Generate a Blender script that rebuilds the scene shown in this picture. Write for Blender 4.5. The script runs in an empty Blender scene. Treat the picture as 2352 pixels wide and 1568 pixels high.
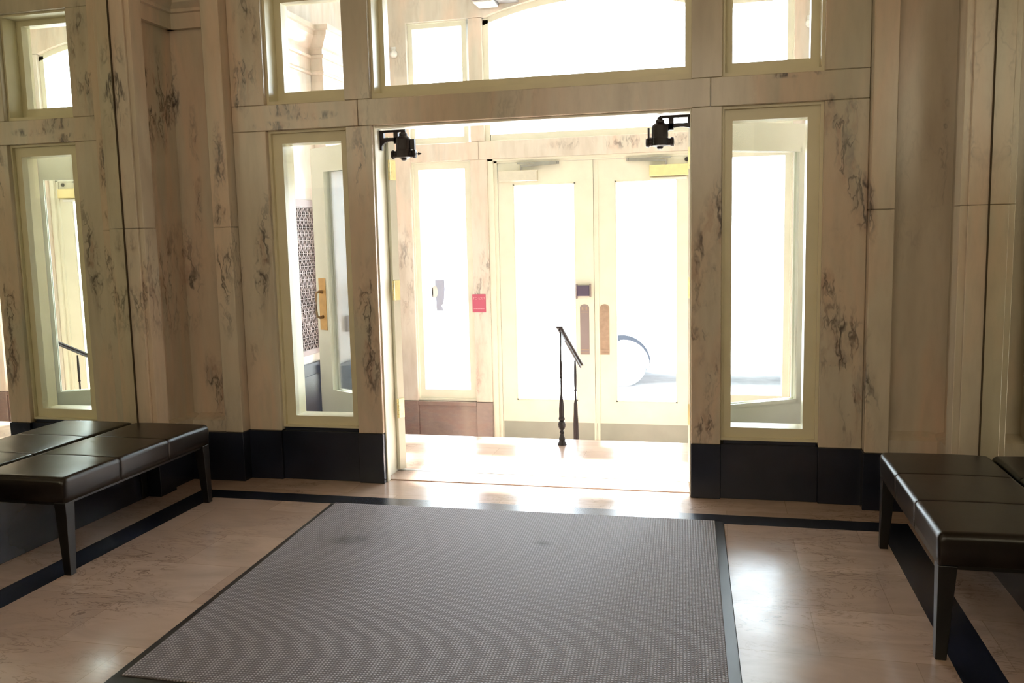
import bpy, bmesh, math, random
from mathutils import Vector, Matrix
R = math.radians
scene = bpy.context.scene
C = scene.collection
random.seed(7)

# ------------------------------------------------------------------ camera
CAM = dict(loc=(1.0755, -4.9051, 1.4749), yaw=13.467, pitch=-6.762, roll=-1.293, f=2018.9)
def make_camera():
    y, p, r = R(CAM['yaw']), R(CAM['pitch']), R(CAM['roll'])
    fwd = Vector((-math.sin(y)*math.cos(p), math.cos(y)*math.cos(p), math.sin(p)))
    right = Vector((math.cos(y), math.sin(y), 0))
    up = right.cross(fwd)
    r2 = right*math.cos(r) + up*math.sin(r)
    u2 = -right*math.sin(r) + up*math.cos(r)
    m = Matrix((r2, u2, -fwd)).transposed().to_4x4()
    m.translation = Vector(CAM['loc'])
    cd = bpy.data.cameras.new('camera')
    cd.sensor_width = 36.0
    cd.lens = CAM['f']/2352*36.0
    cd.clip_start = 0.05
    cd.clip_end = 300
    co = bpy.data.objects.new('camera', cd)
    C.objects.link(co)
    co.matrix_world = m
    scene.camera = co
make_camera()

# ------------------------------------------------------------------ world, sun, lamps, exposure
scene.view_settings.view_transform = 'Standard'
scene.view_settings.look = 'None'
scene.view_settings.gamma = 1.0
scene.view_settings.use_curve_mapping = False
scene.view_settings.exposure = 0.0
scene.cycles.use_denoising = True
scene.cycles.max_bounces = 14
scene.cycles.transparent_max_bounces = 24
scene.cycles.sample_clamp_indirect = 12.0

w = bpy.data.worlds.new('sky')
scene.world = w
w.use_nodes = True
bg = w.node_tree.nodes['Background']
bg.inputs[0].default_value = (0.82, 0.91, 1.0, 1)
bg.inputs[1].default_value = 15.0

sd = bpy.data.lights.new('sun', 'SUN')
sd.energy = 50.0
sd.angle = R(2.5)
sd.color = (1.0, 0.97, 0.92)
so = bpy.data.objects.new('sun', sd)
C.objects.link(so)
so.rotation_euler = (R(-40), 0, R(3))      # comes from the street (+Y), 50 degrees high
def area(name, loc, rot, sx, sy, e, col):
    ld = bpy.data.lights.new(name, 'AREA')
    ld.shape = 'RECTANGLE'; ld.size = sx; ld.size_y = sy
    ld.energy = e; ld.color = col
    lo = bpy.data.objects.new(name, ld)
    C.objects.link(lo)
    lo.location = loc; lo.rotation_euler = rot
    return lo
area('lobby_ceiling_light', (0.0, -3.6, 4.3), (0, 0, 0), 2.2, 2.6, 8.0, (1.0, 0.84, 0.60))
area('front_wall_fill', (0.0, -7.6, 3.1), (R(82), 0, 0), 3.0, 1.6, 60.0, (1.0, 0.86, 0.65))  # added fill lamp behind the camera, brightens the marble screen wall

# ------------------------------------------------------------------ node helpers
def lin(c):
    return tuple((v/12.92 if v <= 0.04045 else ((v+0.055)/1.055)**2.4) for v in c)
class G:
    def __init__(s, name):
        s.m = bpy.data.materials.new(name); s.m.use_nodes = True
        s.t = s.m.node_tree; s.n = s.t.nodes; s.l = s.t.links
        s.b = s.n['Principled BSDF']; s.out = s.n['Material Output']
    def add(s, kind, **kw):
        nd = s.n.new(kind)
        for k, v in kw.items(): setattr(nd, k, v)
        return nd
    def link(s, a, b): s.l.new(a, b)
    def put(s, sock, v):
        if hasattr(v, 'links') or hasattr(v, 'is_output'): s.l.new(v, sock)
        else: sock.default_value = v
    def math(s, op, a, b=0.0, c=None, clamp=False):
        nd = s.add('ShaderNodeMath', operation=op, use_clamp=clamp)
        s.put(nd.inputs[0], a); s.put(nd.inputs[1], b)
        if c is not None: s.put(nd.inputs[2], c)
        return nd.outputs[0]
    def coord(s): return s.add('ShaderNodeTexCoord').outputs['Object']
    def mapping(s, vec, loc=(0,0,0), rot=(0,0,0), scale=(1,1,1), kind='POINT'):
        nd = s.add('ShaderNodeMapping', vector_type=kind)
        s.link(vec, nd.inputs[0])
        nd.inputs[1].default_value = loc; nd.inputs[2].default_value = rot; nd.inputs[3].default_value = scale
        return nd.outputs[0]
    def noise(s, vec, scale, detail=3.0, rough=0.5, dist=0.0, col=False):
        nd = s.add('ShaderNodeTexNoise')
        s.link(vec, nd.inputs['Vector'])
        nd.inputs['Scale'].default_value = scale; nd.inputs['Detail'].default_value = detail
        nd.inputs['Roughness'].default_value = rough; nd.inputs['Distortion'].default_value = dist
        return nd.outputs['Color' if col else 'Fac']
    def ramp(s, fac, stops, interp='LINEAR'):
        nd = s.add('ShaderNodeValToRGB'); s.link(fac, nd.inputs[0])
        e = nd.color_ramp.elements
        nd.color_ramp.interpolation = interp
        while len(e) < len(stops): e.new(0.5)
        for i, (p, c) in enumerate(stops):
            e[i].position = p
            if not hasattr(c, '__len__'): c = (c, c, c)
            e[i].color = (*c[:3], 1)
        return nd.outputs[0]
    def mix(s, fac, a, b, mode='MIX'):
        nd = s.add('ShaderNodeMix', data_type='RGBA', blend_type=mode)
        s.put(nd.inputs[0], fac)
        s.put(nd.inputs[6], a if hasattr(a, 'is_output') else (*a[:3], 1))
        s.put(nd.inputs[7], b if hasattr(b, 'is_output') else (*b[:3], 1))
        return nd.outputs[2]
    def bump(s, h, strength=0.2, dist=0.01):
        nd = s.add('ShaderNodeBump'); s.link(h, nd.inputs['Height'])
        nd.inputs['Strength'].default_value = strength; nd.inputs['Distance'].default_value = dist
        s.link(nd.outputs[0], s.b.inputs['Normal'])

def plain(name, col, rough=0.5, metal=0.0, spec=0.5, var=0.06, vscale=6.0, coat=0.0):
    g = G(name)
    n = g.noise(g.coord(), vscale, 3)
    c = g.ramp(n, [(0.3, tuple(v*(1-var) for v in col)), (0.7, tuple(min(1, v*(1+var)) for v in col))])
    g.link(c, g.b.inputs['Base Color'])
    g.b.inputs['Roughness'].default_value = rough
    g.b.inputs['Metallic'].default_value = metal
    g.b.inputs['Specular IOR Level'].default_value = spec
    g.b.inputs['Coat Weight'].default_value = coat
    return g.m

def marble(name, spots=(), seed=0.0, tint=(1, 1, 1), rough=0.22, glob=0.30, dark=(0.06, 0.055, 0.06), stretch=0.22):
    g = G(name)
    P = g.mapping(g.coord(), loc=(seed, seed*0.7, seed*1.3))
    S = g.mapping(P, scale=(1, 1, stretch))
    big = g.noise(S, 2.6, 3, 0.55, 0.6)
    base = g.ramp(big, [(0.28, lin((0.76*tint[0], 0.71*tint[1], 0.64*tint[2]))),
                        (0.44, lin((0.83*tint[0], 0.79*tint[1], 0.72*tint[2]))),
                        (0.56, lin((0.86*tint[0], 0.775*tint[1], 0.69*tint[2]))),
                        (0.70, lin((0.79*tint[0], 0.765*tint[1], 0.69*tint[2])))])
    fine = g.noise(S, 22, 4, 0.6)
    base = g.mix(g.math('MULTIPLY', g.math('SUBTRACT', fine, 0.45, clamp=True), 0.8), base, lin((0.66, 0.62, 0.55)))
    # bands of smoky grey drawn out along the slab
    wv = g.noise(g.mapping(P, scale=(1, 1, 0.12)), 5.0, 2, 0.5, 0.3)
    base = g.mix(g.math('MULTIPLY', g.ramp(wv, [(0.5, 0.0), (0.75, 1.0)]), 0.35), base, lin((0.70, 0.67, 0.61)))
    # warped coordinates for scribbled veins
    wn = g.add('ShaderNodeVectorMath', operation='SUBTRACT')
    g.link(g.noise(g.mapping(P, scale=(1, 1, 0.6)), 9.0, 3, 0.6, col=True), wn.inputs[0]); wn.inputs[1].default_value = (0.5, 0.5, 0.5)
    sc = g.add('ShaderNodeVectorMath', operation='SCALE'); g.link(wn.outputs[0], sc.inputs[0]); sc.inputs['Scale'].default_value = 0.12
    ad = g.add('ShaderNodeVectorMath', operation='ADD'); g.link(P, ad.inputs[0]); g.link(sc.outputs[0], ad.inputs[1])
    V = g.mapping(ad.outputs[0], scale=(1, 1, stretch))
    def ridge(scale, wdt, off):
        n = g.noise(g.mapping(V, loc=(off, off, off)), scale, 3, 0.55)
        a = g.math('ABSOLUTE', g.math('SUBTRACT', n, 0.5))
        return g.ramp(a, [(0.0, 1.0), (wdt, 0.0)])
    veins = g.math('MAXIMUM', ridge(6.0, 0.026, 3.1), g.math('MULTIPLY', ridge(12.0, 0.034, 7.7), 0.8))
    mask = None
    C0 = g.coord()
    for (cx, cz, rx, rz, ang, st) in spots:
        mp = g.mapping(C0, loc=(cx, 0, cz), rot=(0, R(ang), 0), scale=(rx, 8.0, rz), kind='TEXTURE')
        gt = g.add('ShaderNodeTexGradient', gradient_type='SPHERICAL'); g.link(mp, gt.inputs[0])
        v = g.math('MULTIPLY', gt.outputs['Fac'], 2.2*st)
        mask = v if mask is None else g.math('MAXIMUM', mask, v)
    patch = g.ramp(g.noise(g.mapping(P, scale=(1, 1, 0.5), loc=(5, 1, 2)), 2.1, 2), [(0.55, 0.0), (0.72, 1.0)])
    gm = g.math('MULTIPLY', patch, glob)
    mask = gm if mask is None else g.math('MAXIMUM', mask, gm)
    brk = g.ramp(g.noise(g.mapping(V, scale=(1, 1, 1.8)), 9.0, 3, 0.6), [(0.42, 0.0), (0.55, 1.0)])
    mask = g.math('MULTIPLY', mask, brk, clamp=True)
    smoke = g.math('MULTIPLY', mask, g.ramp(g.noise(V, 13.0, 4, 0.7), [(0.45, 0.0), (0.75, 1.0)]))
    base = g.mix(g.math('MULTIPLY', smoke, 0.55), base, lin((0.42, 0.40, 0.40)))
    halo = g.math('MULTIPLY', mask, ridge(7.0, 0.06, 3.1))
    base = g.mix(g.math('MULTIPLY', halo, 0.40), base, lin((0.66, 0.50, 0.42)))
    col = g.mix(g.math('MULTIPLY', g.math('MULTIPLY', mask, veins), 0.88, clamp=True), base, dark)
    g.link(col, g.b.inputs['Base Color'])
    g.b.inputs['Roughness'].default_value = rough
    g.b.inputs['Specular IOR Level'].default_value = 0.5
    return g.m

def glass(name, tint=(0.965, 0.975, 0.972)):
    g = G(name)
    g.n.remove(g.b)
    tr = g.add('ShaderNodeBsdfTransparent'); tr.inputs[0].default_value = (*tint, 1)
    gl = g.add('ShaderNodeBsdfGlossy'); gl.inputs['Roughness'].default_value = 0.02
    fr = g.add('ShaderNodeFresnel'); fr.inputs[0].default_value = 1.25
    mx = g.add('ShaderNodeMixShader')
    g.link(g.math('MULTIPLY', fr.outputs[0], 0.8), mx.inputs[0]); g.link(tr.outputs[0], mx.inputs[1]); g.link(gl.outputs[0], mx.inputs[2])
    g.link(mx.outputs[0], g.out.inputs[0])
    return g.m

def floor_marble(name):
    g = G(name)
    P = g.coord()
    br = g.add('ShaderNodeTexBrick', offset=0.5)
    g.link(g.mapping(P, loc=(0.13, 0.22, 0)), br.inputs['Vector'])
    br.inputs['Color1'].default_value = (*lin((0.77, 0.67, 0.61)), 1)
    br.inputs['Color2'].default_value = (*lin((0.70, 0.60, 0.545)), 1)
    br.inputs['Mortar'].default_value = (*lin((0.62, 0.53, 0.47)), 1)
    br.inputs['Scale'].default_value = 1.0
    br.inputs['Mortar Size'].default_value = 0.0016
    br.inputs['Brick Width'].default_value = 0.62
    br.inputs['Row Height'].default_value = 0.40
    rot = g.mapping(P, rot=(0, 0, R(28)), scale=(1, 2.6, 1))
    n1 = g.noise(rot, 2.2, 4, 0.6, 0.8)
    base = g.mix(g.ramp(n1, [(0.4, 0.0), (0.7, 0.7)]), br.outputs['Color'], lin((0.63, 0.555, 0.515)))
    nv = g.noise(rot, 3.4, 5, 0.62, 1.6)
    v = g.ramp(g.math('ABSOLUTE', g.math('SUBTRACT', nv, 0.5)), [(0.0, 1.0), (0.022, 0.0)])
    pm = g.ramp(g.noise(P, 1.7, 2), [(0.45, 0.0), (0.65, 1.0)])
    col = g.mix(g.math('MULTIPLY', g.math('MULTIPLY', v, pm), 0.7), base, lin((0.38, 0.30, 0.27)))
    g.link(col, g.b.inputs['Base Color'])
    g.link(g.ramp(g.noise(P, 7.0, 3), [(0.3, 0.17), (0.7, 0.26)]), g.b.inputs['Roughness'])
    return g.m

def mat_fabric(name):
    g = G(name)
    P = g.coord()
    X = g.add('ShaderNodeSeparateXYZ'); g.link(g.mapping(P, rot=(0, 0, R(-2.4))), X.inputs[0])
    k = 2*math.pi/0.0125
    sx = g.math('SINE', g.math('MULTIPLY', X.outputs[0], k))
    sy = g.math('SINE', g.math('MULTIPLY', X.outputs[1], k*0.9))
    loop = g.math('MULTIPLY', g.math('MULTIPLY', g.math('ADD', sx, 1.0), 0.5), g.math('MULTIPLY', g.math('ADD', sy, 1.0), 0.5))
    fibre = g.noise(P, 240, 2, 0.7)
    h = g.math('ADD', loop, g.math('MULTIPLY', fibre, 0.35))
    c = g.ramp(h, [(0.15, lin((0.37, 0.35, 0.365))), (0.9, lin((0.64, 0.615, 0.635)))])
    big = g.noise(P, 1.6, 4, 0.6)
    c = g.mix(g.ramp(big, [(0.35, 0.0), (0.75, 0.28)]), c, lin((0.40, 0.375, 0.365)))
    for (x, y, rx, ry, st) in ((-0.71, -1.02, 0.12, 0.09, 1.1), (-0.68, -1.0, 0.3, 0.25, 0.35), (0.245, -0.905, 0.06, 0.05, 0.9), (-0.8, -1.55, 0.5, 0.25, 0.3)):
        mp = g.mapping(P, loc=(x, y, 0), scale=(rx, ry, 1), kind='TEXTURE')
        gt = g.add('ShaderNodeTexGradient', gradient_type='SPHERICAL'); g.link(mp, gt.inputs[0])
        f = g.math('MULTIPLY', g.math('MULTIPLY', gt.outputs['Fac'], g.ramp(g.noise(P, 18, 3), [(0.3, 0.4), (0.7, 1.0)])), st, clamp=True)
        c = g.mix(f, c, lin((0.22, 0.20, 0.20)))
    g.link(c, g.b.inputs['Base Color'])
    g.b.inputs['Roughness'].default_value = 0.65
    g.b.inputs['Specular IOR Level'].default_value = 0.4
    g.b.inputs['Sheen Weight'].default_value = 0.1
    g.bump(h, 0.6, 0.004)
    return g.m

def leather(name):
    g = G(name)
    P = g.coord()
    g.link(g.ramp(g.noise(P, 5, 3), [(0.3, lin((0.085, 0.066, 0.062))), (0.7, lin((0.115, 0.09, 0.082)))]), g.b.inputs['Base Color'])
    vo = g.add('ShaderNodeTexVoronoi', feature='DISTANCE_TO_EDGE'); g.link(P, vo.inputs['Vector']); vo.inputs['Scale'].default_value = 260
    h = g.math('ADD', g.math('MULTIPLY', vo.outputs['Distance'], 0.5), g.noise(P, 14, 3))
    g.b.inputs['Roughness'].default_value = 0.28
    g.b.inputs['Specular IOR Level'].default_value = 0.38
    g.bump(h, 0.12, 0.004)
    return g.m

# front-wall vein patches: (x, z, half width, half height, lean, strength)
FS = [(-1.46, 2.26, 0.12, 0.05, 0, 1.2), (-1.56, 2.165, 0.16, 0.035, 0, 1.5), (-1.30, 2.215, 0.20, 0.035, 0, 0.9),
      (-1.70, 2.62, 0.10, 0.42, 4, 0.9), (-1.745, 2.33, 0.05, 0.08, 0, 1.4), (-1.68, 1.25, 0.07, 0.62, 8, 0.85),
      (-1.86, 1.40, 0.08, 0.55, 0, 0.9), (-1.86, 1.95, 0.05, 0.3, 0, 0.6), (-2.02, 0.55, 0.10, 0.28, -14, 1.0),
      (-2.2, 1.25, 0.12, 0.40, 0, 0.6), (-2.22, 2.35, 0.05, 0.35, 0, 0.8), (-2.1, 1.9, 0.04, 0.5, 0, 0.5),
      (-0.99, 1.90, 0.06, 0.30, -4, 0.9), (-0.97, 0.95, 0.09, 0.5, 0, 1.1), (-1.0, 2.22, 0.1, 0.04, 0, 0.4),
      (1.02, 1.45, 0.10, 0.42, 14, 0.8), (0.97, 1.0, 0.08, 0.35, 10, 0.7), (1.0, 0.40, 0.08, 0.14, 0, 0.8), (1.04, 0.7, 0.05, 0.3, 10, 0.5),
      (1.66, 2.05, 0.14, 0.14, 0, 1.0), (1.73, 1.78, 0.08, 0.42, -16, 1.1), (1.64, 1.20, 0.10, 0.10, 0, 0.9),
      (1.72, 0.80, 0.15, 0.42, -14, 1.0), (1.77, 0.50, 0.07, 0.25, 10, 0.9), (1.42, 2.28, 0.22, 0.02, 0, 0.7),
      (2.17, 1.9, 0.03, 0.6, 0, 0.3)]
M = {}
M['marble'] = marble('lobby_marble', FS, 0.0)
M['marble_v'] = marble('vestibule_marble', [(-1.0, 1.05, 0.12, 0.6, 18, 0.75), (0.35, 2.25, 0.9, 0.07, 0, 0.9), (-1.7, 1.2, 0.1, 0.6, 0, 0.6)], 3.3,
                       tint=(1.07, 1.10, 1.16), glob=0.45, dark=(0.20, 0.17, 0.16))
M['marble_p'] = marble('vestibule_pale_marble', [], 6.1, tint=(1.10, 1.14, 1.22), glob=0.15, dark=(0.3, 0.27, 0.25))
M['brown_marble'] = marble('brown_base_marble', [], 8.7, tint=(0.66, 0.63, 0.68), glob=0.3, stretch=2.0)
M['floor'] = floor_marble('floor_marble')
M['black'] = plain('black_marble', lin((0.12, 0.14, 0.20)), 0.25, var=0.25, vscale=3)
M['cream'] = plain('cream_paint', lin((0.90, 0.865, 0.745)), 0.30, var=0.04)
M['white'] = plain('white_door_paint', lin((0.92, 0.92, 0.86)), 0.38, var=0.04)
M['grey_kick'] = plain('kick_plate_paint', lin((0.63, 0.66, 0.62)), 0.4, var=0.06)
M['glass'] = glass('window_glass')
M['brass'] = plain('polished_brass', lin((0.86, 0.70, 0.36)), 0.22, 1.0, var=0.15, vscale=20)
M['pale_brass'] = plain('pale_polished_brass', lin((0.95, 0.90, 0.68)), 0.3, 0.8, var=0.06, vscale=20)
M['warm_brass'] = plain('warm_brass', lin((0.82, 0.66, 0.42)), 0.45, 0.5, var=0.1, vscale=20)
M['old_brass'] = plain('worn_brass', lin((0.66, 0.56, 0.44)), 0.45, 0.7, var=0.15, vscale=30)
M['bronze'] = plain('dull_bronze', lin((0.68, 0.60, 0.53)), 0.5, 0.3, var=0.1, vscale=30)
M['iron'] = plain('dark_iron', lin((0.17, 0.15, 0.16)), 0.4, 0.4, var=0.15, vscale=20)
M['steel'] = plain('satin_steel', lin((0.62, 0.62, 0.60)), 0.3, 1.0, var=0.08, vscale=20)
M['bright_steel'] = plain('bright_steel', lin((0.86, 0.84, 0.79)), 0.35, 0.7, var=0.05, vscale=20)
M['mirror'] = plain('mirror_silver', (0.86, 0.90, 0.82), 0.0, 1.0, var=0.0)
M['rubber'] = plain('black_rubber', lin((0.13, 0.13, 0.14)), 0.38, var=0.15, vscale=14)
M['fabric'] = mat_fabric('grey_mat_weave')
M['leather'] = leather('brown_leather')
M['seam'] = plain('seam_thread', lin((0.07, 0.055, 0.05)), 0.6)
M['black_wood'] = plain('black_lacquered_wood', lin((0.075, 0.065, 0.065)), 0.35, var=0.2, vscale=12)
M['red'] = plain('red_plaque', lin((0.76, 0.36, 0.47)), 0.4)
M['pinkwhite'] = plain('plaque_lettering', lin((1.0, 0.72, 0.78)), 0.5)
M['plaster'] = plain('lobby_plaster', lin((0.78, 0.72, 0.58)), 0.7)
M['vplaster'] = plain('vestibule_plaster', lin((0.93, 0.92, 0.86)), 0.6)
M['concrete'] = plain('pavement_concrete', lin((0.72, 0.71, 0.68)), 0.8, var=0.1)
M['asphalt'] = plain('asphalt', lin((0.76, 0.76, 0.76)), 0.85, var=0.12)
M['car_white'] = plain('white_car_paint', lin((0.93, 0.94, 0.95)), 0.2, coat=0.5)
M['car_glass'] = plain('reflective_car_glass', lin((0.75, 0.80, 0.85)), 0.05, 0.9)
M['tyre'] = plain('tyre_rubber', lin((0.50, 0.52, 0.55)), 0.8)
M['gap_shade'] = plain('arch_gap_shade', lin((0.12, 0.14, 0.18)), 0.8)
M['alloy'] = plain('alloy_rim', lin((0.88, 0.88, 0.90)), 0.3, 0.6)
M['lock_glass'] = plain('dark_lock_box', lin((0.36, 0.33, 0.42)), 0.3)
M['bluegrey'] = plain('blue_grey_plastic', lin((0.70, 0.74, 0.85)), 0.35)
M['white_plastic'] = plain('white_plastic', lin((0.94, 0.95, 0.95)), 0.35)
M['purple_grey'] = plain('purple_grey_metal', lin((0.58, 0.54, 0.55)), 0.5)
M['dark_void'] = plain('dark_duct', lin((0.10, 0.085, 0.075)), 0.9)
M['grille'] = plain('grille_metal', lin((0.60, 0.54, 0.53)), 0.45, 0.3, var=0.1)
M['lamp_grey'] = plain('grey_lamp_metal', lin((0.55, 0.53, 0.53)), 0.4)
M['joint'] = plain('dark_joint', lin((0.32, 0.27, 0.20)), 0.8)

# ------------------------------------------------------------------ mesh helpers
def new(name, bm, mat, parent=None, smooth=False, bevel=0.0, segs=2):
    if bevel > 0:
        bmesh.ops.bevel(bm, geom=list(bm.edges), offset=bevel, segments=segs, profile=0.5, affect='EDGES', clamp_overlap=True)
    bmesh.ops.recalc_face_normals(bm, faces=bm.faces)
    me = bpy.data.meshes.new(name)
    bm.to_mesh(me); bm.free()
    for mm in (mat if isinstance(mat, (list, tuple)) else [mat]): me.materials.append(mm)
    if smooth:
        for p in me.polygons: p.use_smooth = True
    o = bpy.data.objects.new(name, me)
    C.objects.link(o)
    if parent: o.parent = parent
    return o
def B(): return bmesh.new()
def box(bm, x0, x1, y0, y1, z0, z1, mi=0):
    x0, x1 = sorted((x0, x1)); y0, y1 = sorted((y0, y1)); z0, z1 = sorted((z0, z1))
    v = [bm.verts.new(p) for p in ((x0,y0,z0),(x1,y0,z0),(x1,y1,z0),(x0,y1,z0),(x0,y0,z1),(x1,y0,z1),(x1,y1,z1),(x0,y1,z1))]
    fs = [bm.faces.new([v[i] for i in q]) for q in ((3,2,1,0),(4,5,6,7),(0,1,5,4),(1,2,6,5),(2,3,7,6),(3,0,4,7))]
    for f in fs: f.material_index = mi
    return v
def prism(bm, pts, axis, a, b, mi=0):
    # pts: 2-D outline; axis: extrusion axis ('X','Y','Z') from a to b
    def P(p, t):
        if axis == 'X': return (t, p[0], p[1])
        if axis == 'Y': return (p[0], t, p[1])
        return (p[0], p[1], t)
    A = [bm.verts.new(P(p, a)) for p in pts]; Bv = [bm.verts.new(P(p, b)) for p in pts]
    fs = [bm.faces.new(A), bm.faces.new(Bv[::-1])]
    n = len(pts)
    for i in range(n): fs.append(bm.faces.new((A[i], Bv[i], Bv[(i+1) % n], A[(i+1) % n])))
    for f in fs: f.material_index = mi
def lathe(bm, prof, cx, cy, n=20, axis='Z', cz=0.0):
    # prof: (radius, height) pairs
    rings = []
    for r, h in prof:
        ring = []
        for i in range(n):
            a = 2*math.pi*i/n
            u, v = r*math.cos(a), r*math.sin(a)
            if axis == 'Z': p = (cx+u, cy+v, h)
            elif axis == 'X': p = (h, cy+u, cz+v)
            else: p = (cx+u, h, cz+v)
            ring.append(bm.verts.new(p))
        rings.append(ring)
    for a, b in zip(rings, rings[1:]):
        for i in range(n): bm.faces.new((a[i], a[(i+1) % n], b[(i+1) % n], b[i]))
    bm.faces.new(rings[0][::-1]); bm.faces.new(rings[-1])
def tube(bm, pts, r, n=10):
    pts = [Vector(p) for p in pts]; rings = []
    for i, p in enumerate(pts):
        d = (pts[min(i+1, len(pts)-1)] - pts[max(i-1, 0)]).normalized()
        a = d.cross(Vector((0, 0, 1)))
        if a.length < 1e-3: a = d.cross(Vector((1, 0, 0)))
        a.normalize(); b = d.cross(a)
        rr = r[i] if isinstance(r, (list, tuple)) else r
        rings.append([bm.verts.new(p + rr*(a*math.cos(t) + b*math.sin(t))) for t in [2*math.pi*k/n for k in range(n)]])
    for a, b in zip(rings, rings[1:]):
        for i in range(n): bm.faces.new((a[i], a[(i+1) % n], b[(i+1) % n], b[i]))
    bm.faces.new(rings[0][::-1]); bm.faces.new(rings[-1])
def bar(bm, p, q, wdt, thk, nrm):
    # flat bar from p to q, width wdt in the plane with normal nrm, thickness thk along nrm
    p, q, nrm = Vector(p), Vector(q), Vector(nrm).normalized()
    d = (q-p).normalized(); s = d.cross(nrm).normalized()*wdt/2; t = nrm*thk/2
    v = [bm.verts.new(c) for c in (p-s-t, p+s-t, p+s+t, p-s+t, q-s-t, q+s-t, q+s+t, q-s+t)]
    for f in ((3,2,1,0),(4,5,6,7),(0,1,5,4),(1,2,6,5),(2,3,7,6),(3,0,4,7)): bm.faces.new([v[i] for i in f])
def struct(name, bm, mat, parent=None, **kw):
    o = new(name, bm, mat, parent, **kw)
    if parent is None: o['kind'] = 'structure'
    return o
def label(o, lab, cat, group=None):
    o['label'] = lab; o['category'] = cat
    if group: o['group'] = group
    return o
def empty(name, loc, lab, cat, group=None, rz=0.0):
    o = bpy.data.objects.new(name, None); C.objects.link(o)
    o.location = loc; o.rotation_euler = (0, 0, rz); o.empty_display_size = 0.1
    return label(o, lab, cat, group)
_tr = [0]
def trim(bm, mat, **kw):
    _tr[0] += 1
    return struct('trim_%d' % _tr[0], bm, mat, **kw)

# ------------------------------------------------------------------ dimensions
J, XB, XA, XP = 0.915, 1.075, 1.59, 1.81       # door opening, mullion, side light, end panel
XS, XN, XM = 1.93, 2.22, 2.257                 # pilaster strip, niche corner, mirror plane
ZB, ZL, ZT, ZH = 0.308, 2.141, 2.291, 2.96     # base, lintel, lintel top, transom head
TH = 0.26                                      # thickness of the inner screen wall
CEIL = 4.5
YO = 2.65                                      # vestibule's outer wall
YM = -0.47

# ------------------------------------------------------------------ lobby floor
def grid_floor(name, xs, ys, pick, z, mats, thick=0.12):
    bm = B()
    V = {}
    def gv(x, y):
        if (x, y) not in V: V[(x, y)] = bm.verts.new((x, y, z))
        return V[(x, y)]
    for i in range(len(xs)-1):
        for j in range(len(ys)-1):
            k = pick((xs[i]+xs[i+1])/2, (ys[j]+ys[j+1])/2)
            f = bm.faces.new((gv(xs[i], ys[j]), gv(xs[i+1], ys[j]), gv(xs[i+1], ys[j+1]), gv(xs[i], ys[j+1])))
            f.material_index = k
    x0, x1, y0, y1 = xs[0], xs[-1], ys[0], ys[-1]
    box(bm, x0, x1, y0, y1, z-thick, z-0.002)
    return struct(name, bm, mats)
def pickf(x, y):
    if -0.437 < y < -0.290 and abs(x) < 1.99: return 1
    if 1.832 < abs(x) < 1.985 and y < -0.290: return 1
    return 0
grid_floor('floor', [-2.4, -1.975, -1.815, 1.848, 1.994, 2.4], [-8.0, -0.437, -0.290, 0.072],
           lambda x, y: 1 if (-0.437 < y < -0.29 and -1.975 < x < 1.994) or ((-1.975 < x < -1.815 or 1.848 < x < 1.994) and y < -0.29) else 0,
           0.0, [M['floor'], M['black']])

# ------------------------------------------------------------------ inner screen wall (wall_front) in marble
bm = B(); box(bm, -XP-0.45, XP+0.45, 0.0, TH, ZH, CEIL); struct('wall_front', bm, M['marble'], bevel=0.002, segs=1)
g = 0.0012
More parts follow.
